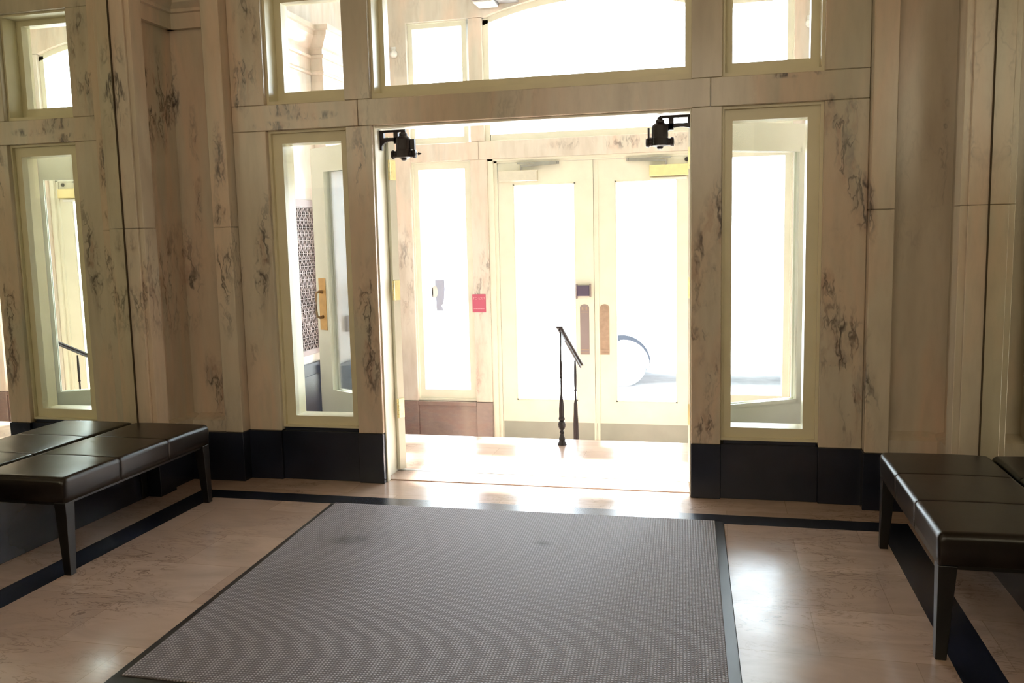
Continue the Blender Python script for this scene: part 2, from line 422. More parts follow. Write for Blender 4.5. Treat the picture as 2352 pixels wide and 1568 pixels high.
# lintel band: three slabs with fine joints
for a, b in ((-XP, -0.995), (-0.995, 1.015), (1.015, XP)):
    bm = B(); box(bm, a+g, b-g, 0.0, TH if abs(a+b) > 0.5 else 0.16, ZL, ZT)
    if abs(a+b) < 0.5: box(bm, a+g, b-g, 0.16, TH, ZL+0.03, ZT)
    trim(bm, M['marble'], bevel=0.003, segs=1)
for s in (-1, 1):
    for z0, z1 in ((ZB, ZL-g), (ZT+g, ZH)):
        bm = B()
        if z0 < 1:
            prism(bm, [(s*J, 0.0), (s*XB, 0.0), (s*XB, TH), (s*0.95, TH), (s*0.95, 0.075), (s*J, 0.075)], 'Z', z0, z1)
        else: box(bm, s*J, s*XB, 0.0, TH, z0, z1)
        trim(bm, M['marble'], bevel=0.003, segs=1)
        bm = B(); box(bm, s*XA, s*XP, 0.0, TH, z0, z1); trim(bm, M['marble'], bevel=0.004, segs=1)
    # pilaster strip, jointed at 1.573
    for z0, z1 in ((ZB, 1.572), (1.574, CEIL)):
        bm = B(); box(bm, s*(XP+0.001), s*XS, -0.085, TH, z0, z1); trim(bm, M['marble'], bevel=0.004, segs=1)
    # niche back and side
    bm = B(); box(bm, s*XS, s*(XN+0.2), 0.035, TH, 0.0, CEIL); struct('wall_niche_left' if s < 0 else 'wall_niche_right', bm, M['marble'])
    bm = B(); box(bm, s*XN, s*(XN+0.18), YM+0.12, 0.035, 0.0, CEIL); struct('wall_left' if s < 0 else 'wall_right', bm, M['marble'])
    # plinth course in niche with sloped top
    bm = B(); prism(bm, [(-0.060, ZB), (0.035, ZB), (0.035, 0.405), (-0.060, 0.375)], 'X', s*XS, s*(XN-0.05))
    prism(bm, [(s*(XN-0.05), ZB), (s*XN, ZB), (s*XN, 0.405), (s*(XN-0.05), 0.39)], 'Y', YM+0.12, 0.035)
    trim(bm, M['marble'])
    # pilaster block beside the mirror
    for z0, z1 in ((ZB, 1.572), (1.574, CEIL)):
        bm = B()
        box(bm, s*2.172, s*(XM+0.14), YM, YM+0.14, z0, z1)
        box(bm, s*2.142, s*2.175, YM+0.018, YM+0.13, z0, z1)
        trim(bm, M['marble'], bevel=0.003, segs=1)
    # niche cornice
    bm = B()
    prof = [(0.035, 2.772), (-0.005, 2.772), (-0.005, 2.86), (-0.02, 2.866), (-0.02, 2.885), (-0.05, 2.915), (-0.058, 2.94), (-0.075, 2.945), (-0.075, 2.975), (0.035, 2.975)]
    prism(bm, prof, 'X', s*XS, s*XN)
    prism(bm, [(s*(XN - (0.035-y)), z) for y, z in prof], 'Y', YM+0.12, 0.035)
    trim(bm, M['marble'])
# black base course
bm = B()
for s in (-1, 1):
    prism(bm, [(s*J, -0.012), (s*XB, -0.012), (s*XB, TH), (s*0.95, TH), (s*0.95, 0.075), (s*J, 0.075)], 'Z', 0, ZB-0.0005)
    box(bm, s*XB, s*XA, 0.008, TH, 0, ZB-0.0005)
    box(bm, s*XA, s*XP, -0.012, TH, 0, ZB-0.0005)
    box(bm, s*(XP-0.004), s*XN, -0.095, TH-0.05, 0, ZB-0.0005)
    box(bm, s*(XB+0.015), s*(XA-0.01), 0.03, TH, ZB-0.001, ZB+0.022)
struct('baseboard_front', bm, M['black'], bevel=0.002, segs=1)
for s, nm in ((-1, 'left'), (1, 'right')):
    bm = B()
    box(bm, s*(XN-0.055), s*(XN+0.05), YM+0.10, -0.09, 0, ZB-0.001)
    box(bm, s*2.13, s*(XM+0.1), YM-0.012, YM+0.14, 0, ZB-0.001)
    box(bm, s*2.215, s*(XM+0.10), -7.95, YM-0.01, 0, 0.40)
    struct('baseboard_'+nm, bm, M['black'], bevel=0.002, segs=1)
# mirror-bearing walls, back wall and ceiling of the lobby
for s, nm in ((-1, 'left'), (1, 'right')):
    bm = B(); box(bm, s*(XM+0.012), s*(XM+0.14), -8.0, YM, 0.40, CEIL); struct('wall_side_'+nm, bm, M['plaster'])
    bm = B(); box(bm, s*(XM+0.001), s*(XM+0.011), -4.4, YM-0.001, 0.401, 4.2)
    o = new('wall_mirror', bm, M['mirror'])
    label(o, 'tall wall mirror beside the %s bench, doubling the %s end of the marble screen' % (nm, nm), 'mirror')
    bm = B(); box(bm, s*(XM-0.002), s*(XM+0.004), YM-0.010, YM-0.0005, 0.401, 4.2)
    new('edge_trim', bm, M['joint'], o)
bm = B(); box(bm, -2.4, 2.4, -8.1, -8.0, 0, CEIL); struct('wall_back', bm, M['plaster'])
bm = B(); box(bm, -2.45, 2.45, -8.1, TH, CEIL, CEIL+0.1); struct('ceiling', bm, M['plaster'])

# ------------------------------------------------------------------ window frames with panes
_w = [0]
def window(x0, x1, z0, z1, gx0, gx1, gz0, gz1, y=0.0, mat=None, steps=((0.2, 0.030), (1.0, 0.055)), thick=0.14, gy=0.10):
    """frame fills the marble opening x0..x1 z0..z1; glass at gx, gz; y is the face of the wall"""
    mat = mat or M['cream']; _w[0] += 1
    bm = B()
    def ring(a0, a1, c0, c1, b0, b1, d0, d1, ya, yb):
        box(bm, a0, b0, ya, yb, c0, c1); box(bm, b1, a1, ya, yb, c0, c1)
        box(bm, b0, b1, ya, yb, c0, d0); box(bm, b0, b1, ya, yb, d1, c1)
    fx0, fx1, fz0, fz1 = (gx0-x0), (x1-gx1), (gz0-z0), (z1-gz1)
    prev = (x0, x1, z0, z1)
    for t, d in steps:
        nx = (x0+fx0*t, x1-fx1*t, z0+fz0*t, z1-fz1*t)
        ring(prev[0], prev[1], prev[2], prev[3], nx[0], nx[1], nx[2], nx[3], y+d, y+max(0.05+thick, gy+0.03))
        prev = nx
    fr = struct('window_%d' % _w[0], bm, mat)
    bm = B(); box(bm, gx0-0.004, gx1+0.004, y+gy, y+gy+0.006, gz0-0.004, gz1+0.004)
    new('glass_pane', bm, M['glass'], fr)
    return fr
for s in (-1, 1):
    a, b = sorted((s*XB, s*XA)); ga, gb = sorted((s*1.13, s*1.513))
    window(a, b, ZB+0.02, ZL, ga, gb, 0.396, 2.067)
    ga, gb = sorted((s*1.128, s*1.530))
    window(a, b, ZT, ZH, ga, gb, 2.383, 2.912, steps=((0.26, 0.035), (1.0, 0.15)), gy=0.20)
window(-J, J, ZT, ZH, -0.873, 0.876, 2.383, 2.912, steps=((0.36, 0.035), (1.0, 0.15)), gy=0.20)

# ------------------------------------------------------------------ inner door frame and leaves
bm = B()
for s in (-1, 1):
    box(bm, s*0.949, s*0.940, 0.0755, TH+0.02, 0, ZL+0.028)
    box(bm, s*(J-0.008), s*J, 0.030, 0.075, 0, ZL)
box(bm, -0.949, 0.949, 0.162, TH+0.02, ZL+0.0, ZL+0.028)
box(bm, -J, J, 0.040, 0.075, ZL-0.014, ZL)
trim(bm, M['white'], bevel=0.0015, segs=1)
# threshold
bm = B(); box(bm, -0.939, 0.939, 0.0765, 0.285, -0.1, 0.006); trim(bm, M['floor'], bevel=0.002, segs=1)
bm = B(); box(bm, -0.98, 0.98, 0.285, 0.33, -0.1, 0.008); trim(bm, M['steel'], bevel=0.003, segs=1)

def inner_leaf(n, s):
    # local frame: hinge on the z axis, leaf along +x (times s), pull side towards +y
    Lw, t = 0.86, 0.050
    bm = B()
    z0, z1, gz0, gz1, gx0, gx1 = 0.018, 2.10, 0.445, 1.952, 0.13, 0.72
    y0, y1 = -t/2, t/2
    box(bm, 0, s*gx0, y0, y1, z0, z1); box(bm, s*gx1, s*Lw, y0, y1, z0, z1)
    box(bm, s*gx0, s*gx1, y0, y1, z0, gz0); box(bm, s*gx0, s*gx1, y0, y1, gz1, z1)
    # glazing bead, both faces
    for ya, yb in ((y1-0.004, y1+0.006), (y0-0.006, y0+0.004)):
        box(bm, s*(gx0-0.008), s*(gx0+0.014), ya, yb, gz0-0.008, gz1+0.008)
        box(bm, s*(gx1-0.014), s*(gx1+0.008), ya, yb, gz0-0.008, gz1+0.008)
        box(bm, s*gx0, s*gx1, ya, yb, gz0-0.008, gz0+0.014); box(bm, s*gx0, s*gx1, ya, yb, gz1-0.014, gz1+0.008)
    d = struct('door_%d' % n, bm, M['white'])
    bm = B(); box(bm, s*gx0, s*gx1, -0.003, 0.003, gz0, gz1); new('glass_pane', bm, M['glass'], d)
    # brass pull on plate
    bm = B(); box(bm, s*0.745, s*0.828, y1, y1+0.004, 0.868, 1.225); pl = new('pull_plate', bm, M['warm_brass'], d, bevel=0.0012, segs=1)
    bm = B(); x = s*0.788
    tube(bm, [(x, y1, 1.13), (x, y1+0.03, 1.135), (x, y1+0.05, 1.125), (x, y1+0.055, 1.09), (x, y1+0.055, 1.0), (x, y1+0.05, 0.965), (x, y1+0.03, 0.955), (x, y1, 0.96)],
         [0.013, 0.009, 0.008, 0.0075, 0.0075, 0.008, 0.009, 0.013])
    new('pull_handle', bm, M['old_brass'], pl, smooth=True)
    # hinges
    for z in (1.84, 1.10, 0.352):
        bm = B()
        box(bm, -0.004*s, 0.0*s, y0+0.002, y1-0.002, z, z+0.122)
        for k in range(5):
            lathe(bm, [(0.0075, z+0.0245*k+0.001), (0.0075, z+0.0245*k+0.0235)], -0.006*s, y1+0.004, 10)
        for zz in (0.02, 0.05, 0.075, 0.10):
            lathe(bm, [(0.0035, -0.0052*s), (0.0035, -0.0038*s)], 0, 0.006 if zz in (0.05, 0.075) else -0.008, 8, 'X', z+zz)
        new('hinge', bm, M['pale_brass'], d)
    d.location = (-0.902 if s > 0 else 0.902, 0.285, 0)
    d.rotation_euler = (0, 0, s*R(149.0))
    return d
inner_leaf(1, 1)
inner_leaf(2, -1)

# ------------------------------------------------------------------ vestibule shell
VX, VP = 2.0, 1.9
ZD = -0.48
# landing and steps
bm = B(); box(bm, -VX, VX, 0.33, 1.31, -0.16, 0.0)
box(bm, -VX, VX, TH, 0.33, -0.16, -0.001)
struct('floor_landing', bm, M['floor'], bevel=0.003, segs=1)
bm = B()
box(bm, -VX, VX, 1.31, 1.61, -0.55, -0.16); box(bm, -VX, VX, 1.61, 1.91, -0.55, -0.32)
box(bm, -VX, VX, 1.91, 3.0, -0.60, ZD); box(bm, -VX, VX, TH, 1.31, -0.55, -0.16)
struct('floor_steps', bm, M['floor'], bevel=0.003, segs=1)
# sides, pilasters, entablature
VC = 4.0
for s, nm in ((-1, 'left'), (1, 'right')):
    bm = B(); box(bm, s*VX, s*(VX+0.2), TH, YO+0.3, -0.6, VC); struct('wall_vestibule_'+nm, bm, M['marble_p'])
    bm = B(); box(bm, s*VP, s*VX, 1.50, YO, -0.6, 2.80); trim(bm, M['marble_v'], bevel=0.004, segs=1)
    # entablature along wall and round the pilaster
    bm = B()
    pr = [(0, 2.74), (0.012, 2.745), (0.018, 2.757), (0.012, 2.769), (0.004, 2.775), (0.004, 2.86), (0.02, 2.866), (0.022, 2.885), (0.004, 2.895), (0.004, 2.93),
          (0.02, 2.945), (0.05, 2.99), (0.075, 3.02), (0.08, 3.05), (0.10, 3.055), (0.10, 3.09), (0, 3.09)]
    prism(bm, [(s*(VX-d), z) for d, z in pr], 'Y', TH, 1.52)
    # wraps the front and side of the pilaster
    for k in range(len(pr)-1):
        (d0, za), (d1, zb) = pr[k], pr[k+1]
        if zb-za < 1e-6: continue
        v = [bm.verts.new(c) for c in ((s*(VP-d0), 1.50-d0, za), (s*VX, 1.50-d0, za), (s*VX, YO, za), (s*(VP-d0), YO, za),
                                       (s*(VP-d1), 1.50-d1, zb), (s*VX, 1.50-d1, zb), (s*VX, YO, zb), (s*(VP-d1), YO, zb))]
        for q in ((3,2,1,0),(4,5,6,7),(0,1,5,4),(1,2,6,5),(2,3,7,6),(3,0,4,7)): bm.faces.new([v[i] for i in q])
    trim(bm, M['marble_v'])
    # black base
    bm = B()
    box(bm, s*(VX-0.02), s*(VX+0.05), TH, 1.49, -0.5, 0.55)
    box(bm, s*(VX-0.028), s*(VX+0.05), TH, 1.49, -0.5, 0.46)
    box(bm, s*(VP-0.02), s*(VX+0.05), 1.485, YO-0.01, -0.55, 0.50)
    struct('baseboard_vestibule_'+nm, bm, M['black'], bevel=0.003, segs=1)
bm = B(); box(bm, -2.2, 2.2, TH, YO+0.3, VC, VC+0.1); struct('ceiling_vestibule', bm, M['vplaster'])
# vestibule faces of the screen wall ends
for s in (-1, 1):
    bm = B(); box(bm, s*(XP+0.05), s*2.2, TH-0.002, TH+0.03, 0, VC); trim(bm, M['marble_p'])

# ------------------------------------------------------------------ outer wall: mullions, bands, arch, bases
OT = 0.26
M1, M2 = 0.925, 1.075
OX0, OX1 = 1.09, 1.632
for s in (-1, 1):
    bm = B(); box(bm, s*M1, s*M2, YO, YO+OT, 0.0, 2.155); trim(bm, M['marble_v'], bevel=0.003, segs=1)
    bm = B(); box(bm, s*0.945, s*1.068, YO+0.01, YO+OT, 2.311, 3.355); trim(bm, M['marble_v'], bevel=0.003, segs=1)
    bm = B(); box(bm, s*OX1, s*(VX+0.1), YO, YO+OT, 0.0, 3.36); trim(bm, M['marble_v'], bevel=0.003, segs=1)
    bm = B(); box(bm, s*1.0, s*OX1, YO, YO+OT, 2.156, 2.31); trim(bm, M['marble_v'], bevel=0.003, segs=1)
    # brown marble bases
    bm = B()
    box(bm, s*M1, s*M2, YO-0.012, YO+OT, -0.6, -0.002)
    box(bm, s*OX1, s*(VX), YO-0.012, YO+OT, -0.6, -0.002)
    box(bm, s*(M2+0.001), s*(OX1-0.001), YO+0.012, YO+OT, -0.6, -0.04)
    box(bm, s*(M2+0.001), s*(OX1-0.001), YO-0.008, YO+OT, -0.04, -0.002)
    trim(bm, M['brown_marble'], bevel=0.003, segs=1)
bm = B(); box(bm, -0.998, 0.998, YO, YO+OT, 2.156, 2.31); trim(bm, M['marble_v'], bevel=0.003, segs=1)
# head wall with shallow arch over the middle transom
bm = B()
cz, Rr = 0.4976, 3.004
pts = [(-2.05, 3.357), (-0.95, 3.357)]
for k in range(0, 25):
    x = -0.93 + 1.86*k/24
    pts.append((x, cz + math.sqrt(Rr*Rr - x*x)))
pts += [(0.95, 3.357), (2.05, 3.357), (2.05, 3.72), (-2.05, 3.72)]
prism(bm, pts, 'Y', YO, YO+OT)
struct('wall_outer', bm, M['marble_v'])
bm = B(); box(bm, -2.05, 2.05, YO+0.02, YO+OT, 3.72, VC); trim(bm, M['vplaster'])

for s in (-1, 1):
    a, b = sorted((s*OX0, s*OX1))
    window(a-0.015 if s > 0 else a, b+0.015 if s < 0 else b, 0.0, 2.156, a+0.055, b-0.055, 0.10, 2.09, YO, M['white'])
    window(a-0.02, b, 2.311, 3.357, a+0.04, b-0.05, 2.37, 3.31, YO, M['white'])
# arched transom window over the doors
_w[0] += 1
bm = B()
def arch_band(r0, r1, x):
    top = []; bot = []
    for k in range(25):
        t = -x + 2*x*k/24
        top.append((t, cz+math.sqrt(r0*r0-t*t))); bot.append((t, cz+math.sqrt(r1*r1-t*t)))
    for k in range(24):
        prism(bm, [top[k], top[k+1], bot[k+1], bot[k]], 'Y', YO+0.05, YO+0.18)
arch_band(Rr, Rr-0.05, 0.945)
box(bm, -0.945, -0.895, YO+0.05, YO+0.18, 2.311, 3.34); box(bm, 0.895, 0.945, YO+0.05, YO+0.18, 2.311, 3.34)
box(bm, -0.9, 0.9, YO+0.05, YO+0.18, 2.311, 2.37)
fr = struct('window_%d' % _w[0], bm, M['white'])
bm = B()
prism(bm, [(-0.9, 2.365)] + [(-0.9+1.8*k/24, cz+math.sqrt((Rr-0.045)**2-(-0.9+1.8*k/24)**2)) for k in range(25)] + [(0.9, 2.365)], 'Y', YO+0.1, YO+0.106)
new('glass_pane', bm, M['glass'], fr)

# outer door frame
bm = B()
for s in (-1, 1):
    box(bm, s*M1, s*0.845, YO+0.045, YO+0.16, ZD, 2.156)
    box(bm, s*M1, s*0.875, YO+0.02, YO+0.16, ZD, 2.156)
box(bm, -M1, M1, YO+0.045, YO+0.16, 2.12, 2.156); box(bm, -M1, M1, YO+0.02, YO+0.16, 2.138, 2.156)
trim(bm, M['white'], bevel=0.002, segs=1)

def outer_leaf(n, s):
    y0, y1 = YO+0.06, YO+0.105
    xi, xo = 0.0018, 0.842
    gx0, gx1, gz0, gz1 = (0.158 if s < 0 else 0.183), 0.712, 0.015, 1.935
    bm = B()
    z0, z1 = ZD+0.008, 2.118
    box(bm, s*xi, s*gx0, y0, y1, z0, z1); box(bm, s*gx1, s*xo, y0, y1, z0, z1)
    box(bm, s*gx0, s*gx1, y0, y1, z0, gz0); box(bm, s*gx0, s*gx1, y0, y1, gz1, z1)
    for a, b, c, d in ((gx0, gx0+0.012, gz0, gz1), (gx1-0.012, gx1, gz0, gz1), (gx0, gx1, gz0, gz0+0.012), (gx0, gx1, gz1-0.012, gz1)):
        box(bm, s*a, s*b, y0+0.006, y1-0.006, c, d)
    d = struct('door_%d' % n, bm, M['white'])
    bm = B(); box(bm, s*gx0, s*gx1, y0+0.02, y0+0.026, gz0, gz1); new('glass_pane', bm, M['glass'], d)
    bm = B(); box(bm, s*0.012, s*(xo-0.006), y0-0.003, y0, z0+0.004, -0.178); new('kick_plate', bm, M['grey_kick'], d)
    # push plate with arched head and ribbed ends
    a, b = (0.048, 0.128); c = (a+b)/2; rad = (b-a)/2
    bm = B()
    pts = [(s*a, 0.436), (s*b, 0.436), (s*b, 0.848)] + [(s*(c+rad*math.cos(t)), 0.848+0.030*math.sin(t)) for t in [math.pi*k/10 for k in range(1, 10)]] + [(s*a, 0.848)]
    prism(bm, pts, 'Y', y0-0.005, y0)
    pp = new('push_plate', bm, M['bronze'] if s > 0 else M['purple_grey'], d)
    bm = B()
    box(bm, s*(a+.006), s*(b-.006), y0-0.008, y0-0.005, 0.478, 0.484); box(bm, s*(a+.006), s*(b-.006), y0-0.008, y0-0.005, 0.448, 0.453)
    box(bm, s*(a+.006), s*(b-.006), y0-0.008, y0-0.005, 0.806, 0.812)
    for k in (-1, 0, 1): box(bm, s*(c+k*0.02-0.004), s*(c+k*0.02+0.004), y0-0.008, y0-0.005, 0.822, 0.858)
    new('plate_ornament', bm, M['bronze'], pp)
    # closer with arm
    bm = B(); box(bm, s*0.482, s*0.825, y0-0.055, y0, 1.958, 2.05)
    cl = new('door_closer', bm, M['bright_steel'] if s < 0 else M['pale_brass'], d, bevel=0.004)
    bm = B(); bar(bm, (s*0.62, y0-0.05, 2.085), (s*0.30, y0-0.03, 2.103), 0.012, 0.02, (0, 0, 1)); bar(bm, (s*0.30, y0-0.03, 2.108), (s*0.66, y0-0.03, 2.112), 0.012, 0.012, (0, 0, 1))
    lathe(bm, [(0.010, 2.05), (0.010, 2.095)], s*0.62, y0-0.045, 10); lathe(bm, [(0.012, 2.093), (0.012, 2.118)], s*0.30, y0-0.03, 10)
    new('closer_arm', bm, M['steel'], cl)
    if s > 0:
        bm = B(); box(bm, -0.012, 0.02, y1+0.001, y1+0.008, z0, z1); new('weather_strip', bm, M['rubber'], d)
        bm = B(); box(bm, 0.49, 0.79, y0-0.03, y0, 1.925, 1.945); new('closer_rail', bm, M['white_plastic'], cl)
        bm = B(); box(bm, 0.022, 0.042, y0-0.012, y0, z0+0.02, 2.10); new('astragal', bm, M['white'], d)
        bm = B(); lathe(bm, [(0.016, y0-0.02), (0.018, y0-0.008), (0.012, y0)], 0.79, 0, 14, 'Y', 2.09); new('door_stop', bm, M['iron'], d)
    else:
        bm = B(); box(bm, -0.148, -0.040, y0-0.035, y0, 0.952, 1.045); lb = new('lock_box', bm, M['lock_glass'], d, bevel=0.004)
        bm = B(); box(bm, -0.038, -0.028, y0-0.04, y0, 0.945, 1.055); box(bm, -0.158, -0.148, y0-0.04, y0, 0.93, 1.055); new('lock_cheek', bm, M['red'] if False else M['purple_grey'], lb)
    return d
outer_leaf(3, -1)
outer_leaf(4, 1)

# ------------------------------------------------------------------ dark door checks hanging at the head of the inner doorway
def door_check(s):
    x = -0.780 if s < 0 else 0.737
    yc = 0.20
    root = empty('door_check', (s*0.93, yc, 2.0),
                 'old dark iron door check at the top left corner of the open inner doorway' if s < 0 else
                 'old blue-black iron door check at the top right corner of the open inner doorway',
                 'door closer', 'old door checks at the inner doorway')
    def P(o): o.parent = root; o.matrix_parent_inverse = root.matrix_basis.inverted(); return o
    y0, y1 = yc-0.012, yc+0.012
    a, zt = 0.9385, 2.131
    e = abs(x)+0.030                                    # where the web meets the body
    sl = (0.913, 0.849) if s < 0 else (0.890, 0.811)
    bm = B()
    box(bm, s*a, s*(abs(x)-0.005), y0, y1, 2.117, zt)           # top bar
    box(bm, s*a, s*(a-0.020), y0, y1, 2.085, 2.118)             # outer end
    box(bm, s*(a-0.020), s*sl[0], y0, y1, 2.085, 2.118)
    box(bm, s*sl[1], s*(sl[1]-0.028), y0, y1, 2.050, 2.118)     # web beside the body
    box(bm, s*a, s*e, y0, y1, 2.066, 2.086)                     # lower bar
    c0, c1 = a-0.012, e+0.006
    cm, hw = (c0+c1)/2, (c0-c1)/2
    n = 12
    for k in range(n):
        t0 = math.pi*k/n; t1 = math.pi*(k+1)/n
        p0 = (s*(cm+hw*math.cos(t0)), 2.030+0.036*math.sin(t0)); p1 = (s*(cm+hw*math.cos(t1)), 2.030+0.036*math.sin(t1))
        prism(bm, [p0, p1, (p1[0], 2.067), (p0[0], 2.067)], 'Y', y0, y1)
    box(bm, s*a, s*(a-0.012), y0, y1, 2.014, 2.067)
    box(bm, s*(e+0.006), s*(e-0.012), y0, y1, 2.02, 2.067)
    P(new('bracket', bm, M['iron']))
    bm = B()
    tube(bm, [(x+s*0.060, yc, 2.10), (x+s*0.048, yc, 2.118), (x+s*0.028, yc, 2.125), (x+s*0.010, yc, 2.118), (x, yc, 2.105)], 0.0045, 8)
    P(new('spring_hook', bm, M['iron']))
    bm = B()
    r, zb = 0.046, 1.955
    lathe(bm, [(0.008, zb-0.010), (0.016, zb-0.006), (0.018, zb+0.002), (r, zb+0.01), (r+0.002, zb+0.05), (r, zb+0.055), (r, zb+0.116), (r-0.004, zb+0.122), (0.034, zb+0.128), (0.028, zb+0.132),
               (0.024, zb+0.138), (0.024, zb+0.148), (0.016, zb+0.154), (0.014, zb+0.162), (0.008, zb+0.168)], x, yc-0.03, 28)
    P(new('cylinder', bm, M['iron']))
    bm = B()
    L = 0.0765
    lathe(bm, [(0.014, x-L-0.002), (0.023, x-L), (0.026, x-L+0.004), (0.026, x-L+0.014), (0.021, x-L+0.02), (0.021, x+L-0.02), (0.026, x+L-0.014), (0.026, x+L-0.004), (0.023, x+L), (0.014, x+L+0.002)], 0, yc-0.03, 18, 'X', 0)
    for v in bm.verts: v.co.z += zb+0.028
    P(new('foot_cylinder', bm, M['iron']))
    bm = B()
    if s < 0:
        box(bm, x+0.048, x+0.073, yc-0.045, yc-0.02, 2.008, 2.068)
        box(bm, x+0.030, x+0.050, yc-0.04, yc-0.028, 2.056, 2.066)
    else:
        box(bm, x-0.067, x-0.056, yc-0.045, yc-0.02, 2.000, 2.063)
        box(bm, x-0.058, x-0.040, yc-0.04, yc-0.028, 2.000, 2.010)
    P(new('lever', bm, M['iron']))
    if s < 0:
        bm = B(); lathe(bm, [(0.003, x+L), (0.003, x+L+0.012), (0.009, x+L+0.014), (0.005, x+L+0.026), (0.002, x+L+0.034)], 0, yc-0.03, 8, 'X', 1.982)
        P(new('valve_screw', bm, M['iron']))
    return root
door_check(-1)
door_check(1)

# ------------------------------------------------------------------ benches
def bench(name, s, yf, yn, lab):
    x0, x1 = s*1.772 if s < 0 else 1.792, s*(XM-0.004)
    xo, xi = x0, x1
    root = empty(name, ((xo+xi)/2, (yf+yn)/2, 0), lab, 'bench', 'brown leather benches against the mirrors')
    def P(o): o.parent = root; o.matrix_parent_inverse = root.matrix_basis.inverted(); return o
    W2 = abs(xi-xo)/2; L2 = abs(yf-yn)/2; cx = (xo+xi)/2; cy = (yf+yn)/2
    zt, zb = 0.452, 0.338
    bm = B()
    seams = [-L2/3, L2/3]
    ys = set()
    for e in (-L2, L2):
        for d in (0, 0.004, 0.012, 0.022, 0.032): ys.add(round(e - math.copysign(d, e), 5))
    for q in seams:
        for d in (-0.03, -0.012, -0.004, -0.0015, 0.0015, 0.004, 0.012, 0.03): ys.add(round(q+d, 5))
    k = -L2+0.06
    while k < L2-0.05: ys.add(round(k, 5)); k += 0.05
    ys = sorted(ys)
    def section(y):
        e = L2-abs(y)
        rr = 0.024
        inset = 0.0
        if e < rr: inset = rr-math.sqrt(max(0, rr*rr-(rr-e)**2))
        dent = max([math.exp(-((y-q)/0.0028)**2)*0.0028 + math.exp(-((y-q)/0.015)**2)*0.0006 for q in seams])
        seg = 2*L2/3
        ph = ((y+L2) % seg)/seg
        puff = 0.0012*math.sin(math.pi*min(1, max(0, ph)))
        ring = []
        w2 = W2-dent*0.8-inset*0.4
        top = zt+puff-dent-inset
        n = 6
        def corner(cxx, czz, a0):
            for i in range(n+1):
                a = a0+math.pi/2*i/n
                ring.append((cxx+rr*math.cos(a), czz+rr*math.sin(a)))
        corner(w2-rr, top-rr, 0); 
        for t in (0.6, 0.2, -0.2, -0.6): ring.append(((w2-rr)*t, top+0.003*(1-t*t)))
        corner(-(w2-rr), top-rr, math.pi/2)
        ring.append((-w2+0.002, zb+0.03+inset*0.2)); ring.append((-w2+0.004, zb+inset*0.2)); ring.append((w2-0.004, zb+inset*0.2)); ring.append((w2-0.002, zb+0.03+inset*0.2))
        return [bm.verts.new((cx+a, cy+y, b)) for a, b in ring]
    rings = [section(y) for y in ys]
    m = len(rings[0])
    for a, b in zip(rings, rings[1:]):
        for i in range(m): bm.faces.new((a[i], a[(i+1) % m], b[(i+1) % m], b[i]))
    bm.faces.new(rings[0]); bm.faces.new(rings[-1][::-1])
    P(new('seat_cushion', bm, M['leather'], smooth=True))
    bm = B(); box(bm, cx-W2+0.02, cx+W2-0.02, cy-L2+0.02, cy+L2-0.02, 0.322, 0.34)
    P(new('seat_frame', bm, M['black_wood']))
    for q in seams:
        bm = B()
        pts = [(cx+sx, cy+q, z) for sx, z in [(-W2+0.004, 0.35), (-W2+0.004, 0.425), (-W2+0.02, zt-0.006), (-W2+0.035, zt-0.0035), (0, zt-0.0015), (W2-0.035, zt-0.0035), (W2-0.02, zt-0.006), (W2-0.004, 0.425), (W2-0.004, 0.35)]]
        tube(bm, pts, 0.0018, 6); P(new('seam', bm, M['seam']))
    for sx in (-1, 1):
        for sy in (-1, 1):
            bm = B()
            ax, ay = cx+sx*(W2-0.006), cy+sy*(L2-0.008)
            tw, bw = 0.060, 0.036
            zt2 = 0.336
            def q4(wd, z):
                return [(ax, ay, z), (ax-sx*wd, ay, z), (ax-sx*wd, ay-sy*wd, z), (ax, ay-sy*wd, z)]
            T = [bm.verts.new(c) for c in q4(tw, zt2)]; Bo = [bm.verts.new(c) for c in q4(bw, 0.0)]
            bm.faces.new(T); bm.faces.new(Bo[::-1])
            for i in range(4): bm.faces.new((T[i], Bo[i], Bo[(i+1) % 4], T[(i+1) % 4]))
            P(new('leg', bm, M['black_wood'], bevel=0.002))
    return root
bench('bench', -1, -0.500, -1.660, 'low brown leather bench against the left mirror, near the vent end of the screen')
bench('bench', 1, -0.640, -1.790, 'low brown leather bench against the right mirror, a bright line along its edge')
bpy.data.objects['bench']['label'] = 'low dark brown leather bench with black tapered legs against the left mirror'

# ------------------------------------------------------------------ mat
root = empty('floor_mat', (0, -1.4, 0), 'large grey woven entrance mat with black rubber border on the marble floor', 'mat')
def P_(o): o.parent = root; o.matrix_parent_inverse = root.matrix_basis.inverted(); return o
FL, FR, NR, NL = (-1.038, -0.451), (1.050, -0.425), (1.118, -2.43), (-0.926, -2.43)
OFL, OFR, ONR, ONL = (-1.062, -0.447), (1.093, -0.421), (1.165, -2.50), (-0.955, -2.50)
bm = B(); prism(bm, [OFL, OFR, ONR, ONL], 'Z', 0.0005, 0.007); P_(new('rubber_border', bm, M['rubber'], bevel=0.003, segs=2))
bm = B(); prism(bm, [FL, FR, NR, NL], 'Z', 0.005, 0.0115); P_(new('woven_top', bm, M['fabric'], bevel=0.002, segs=1))

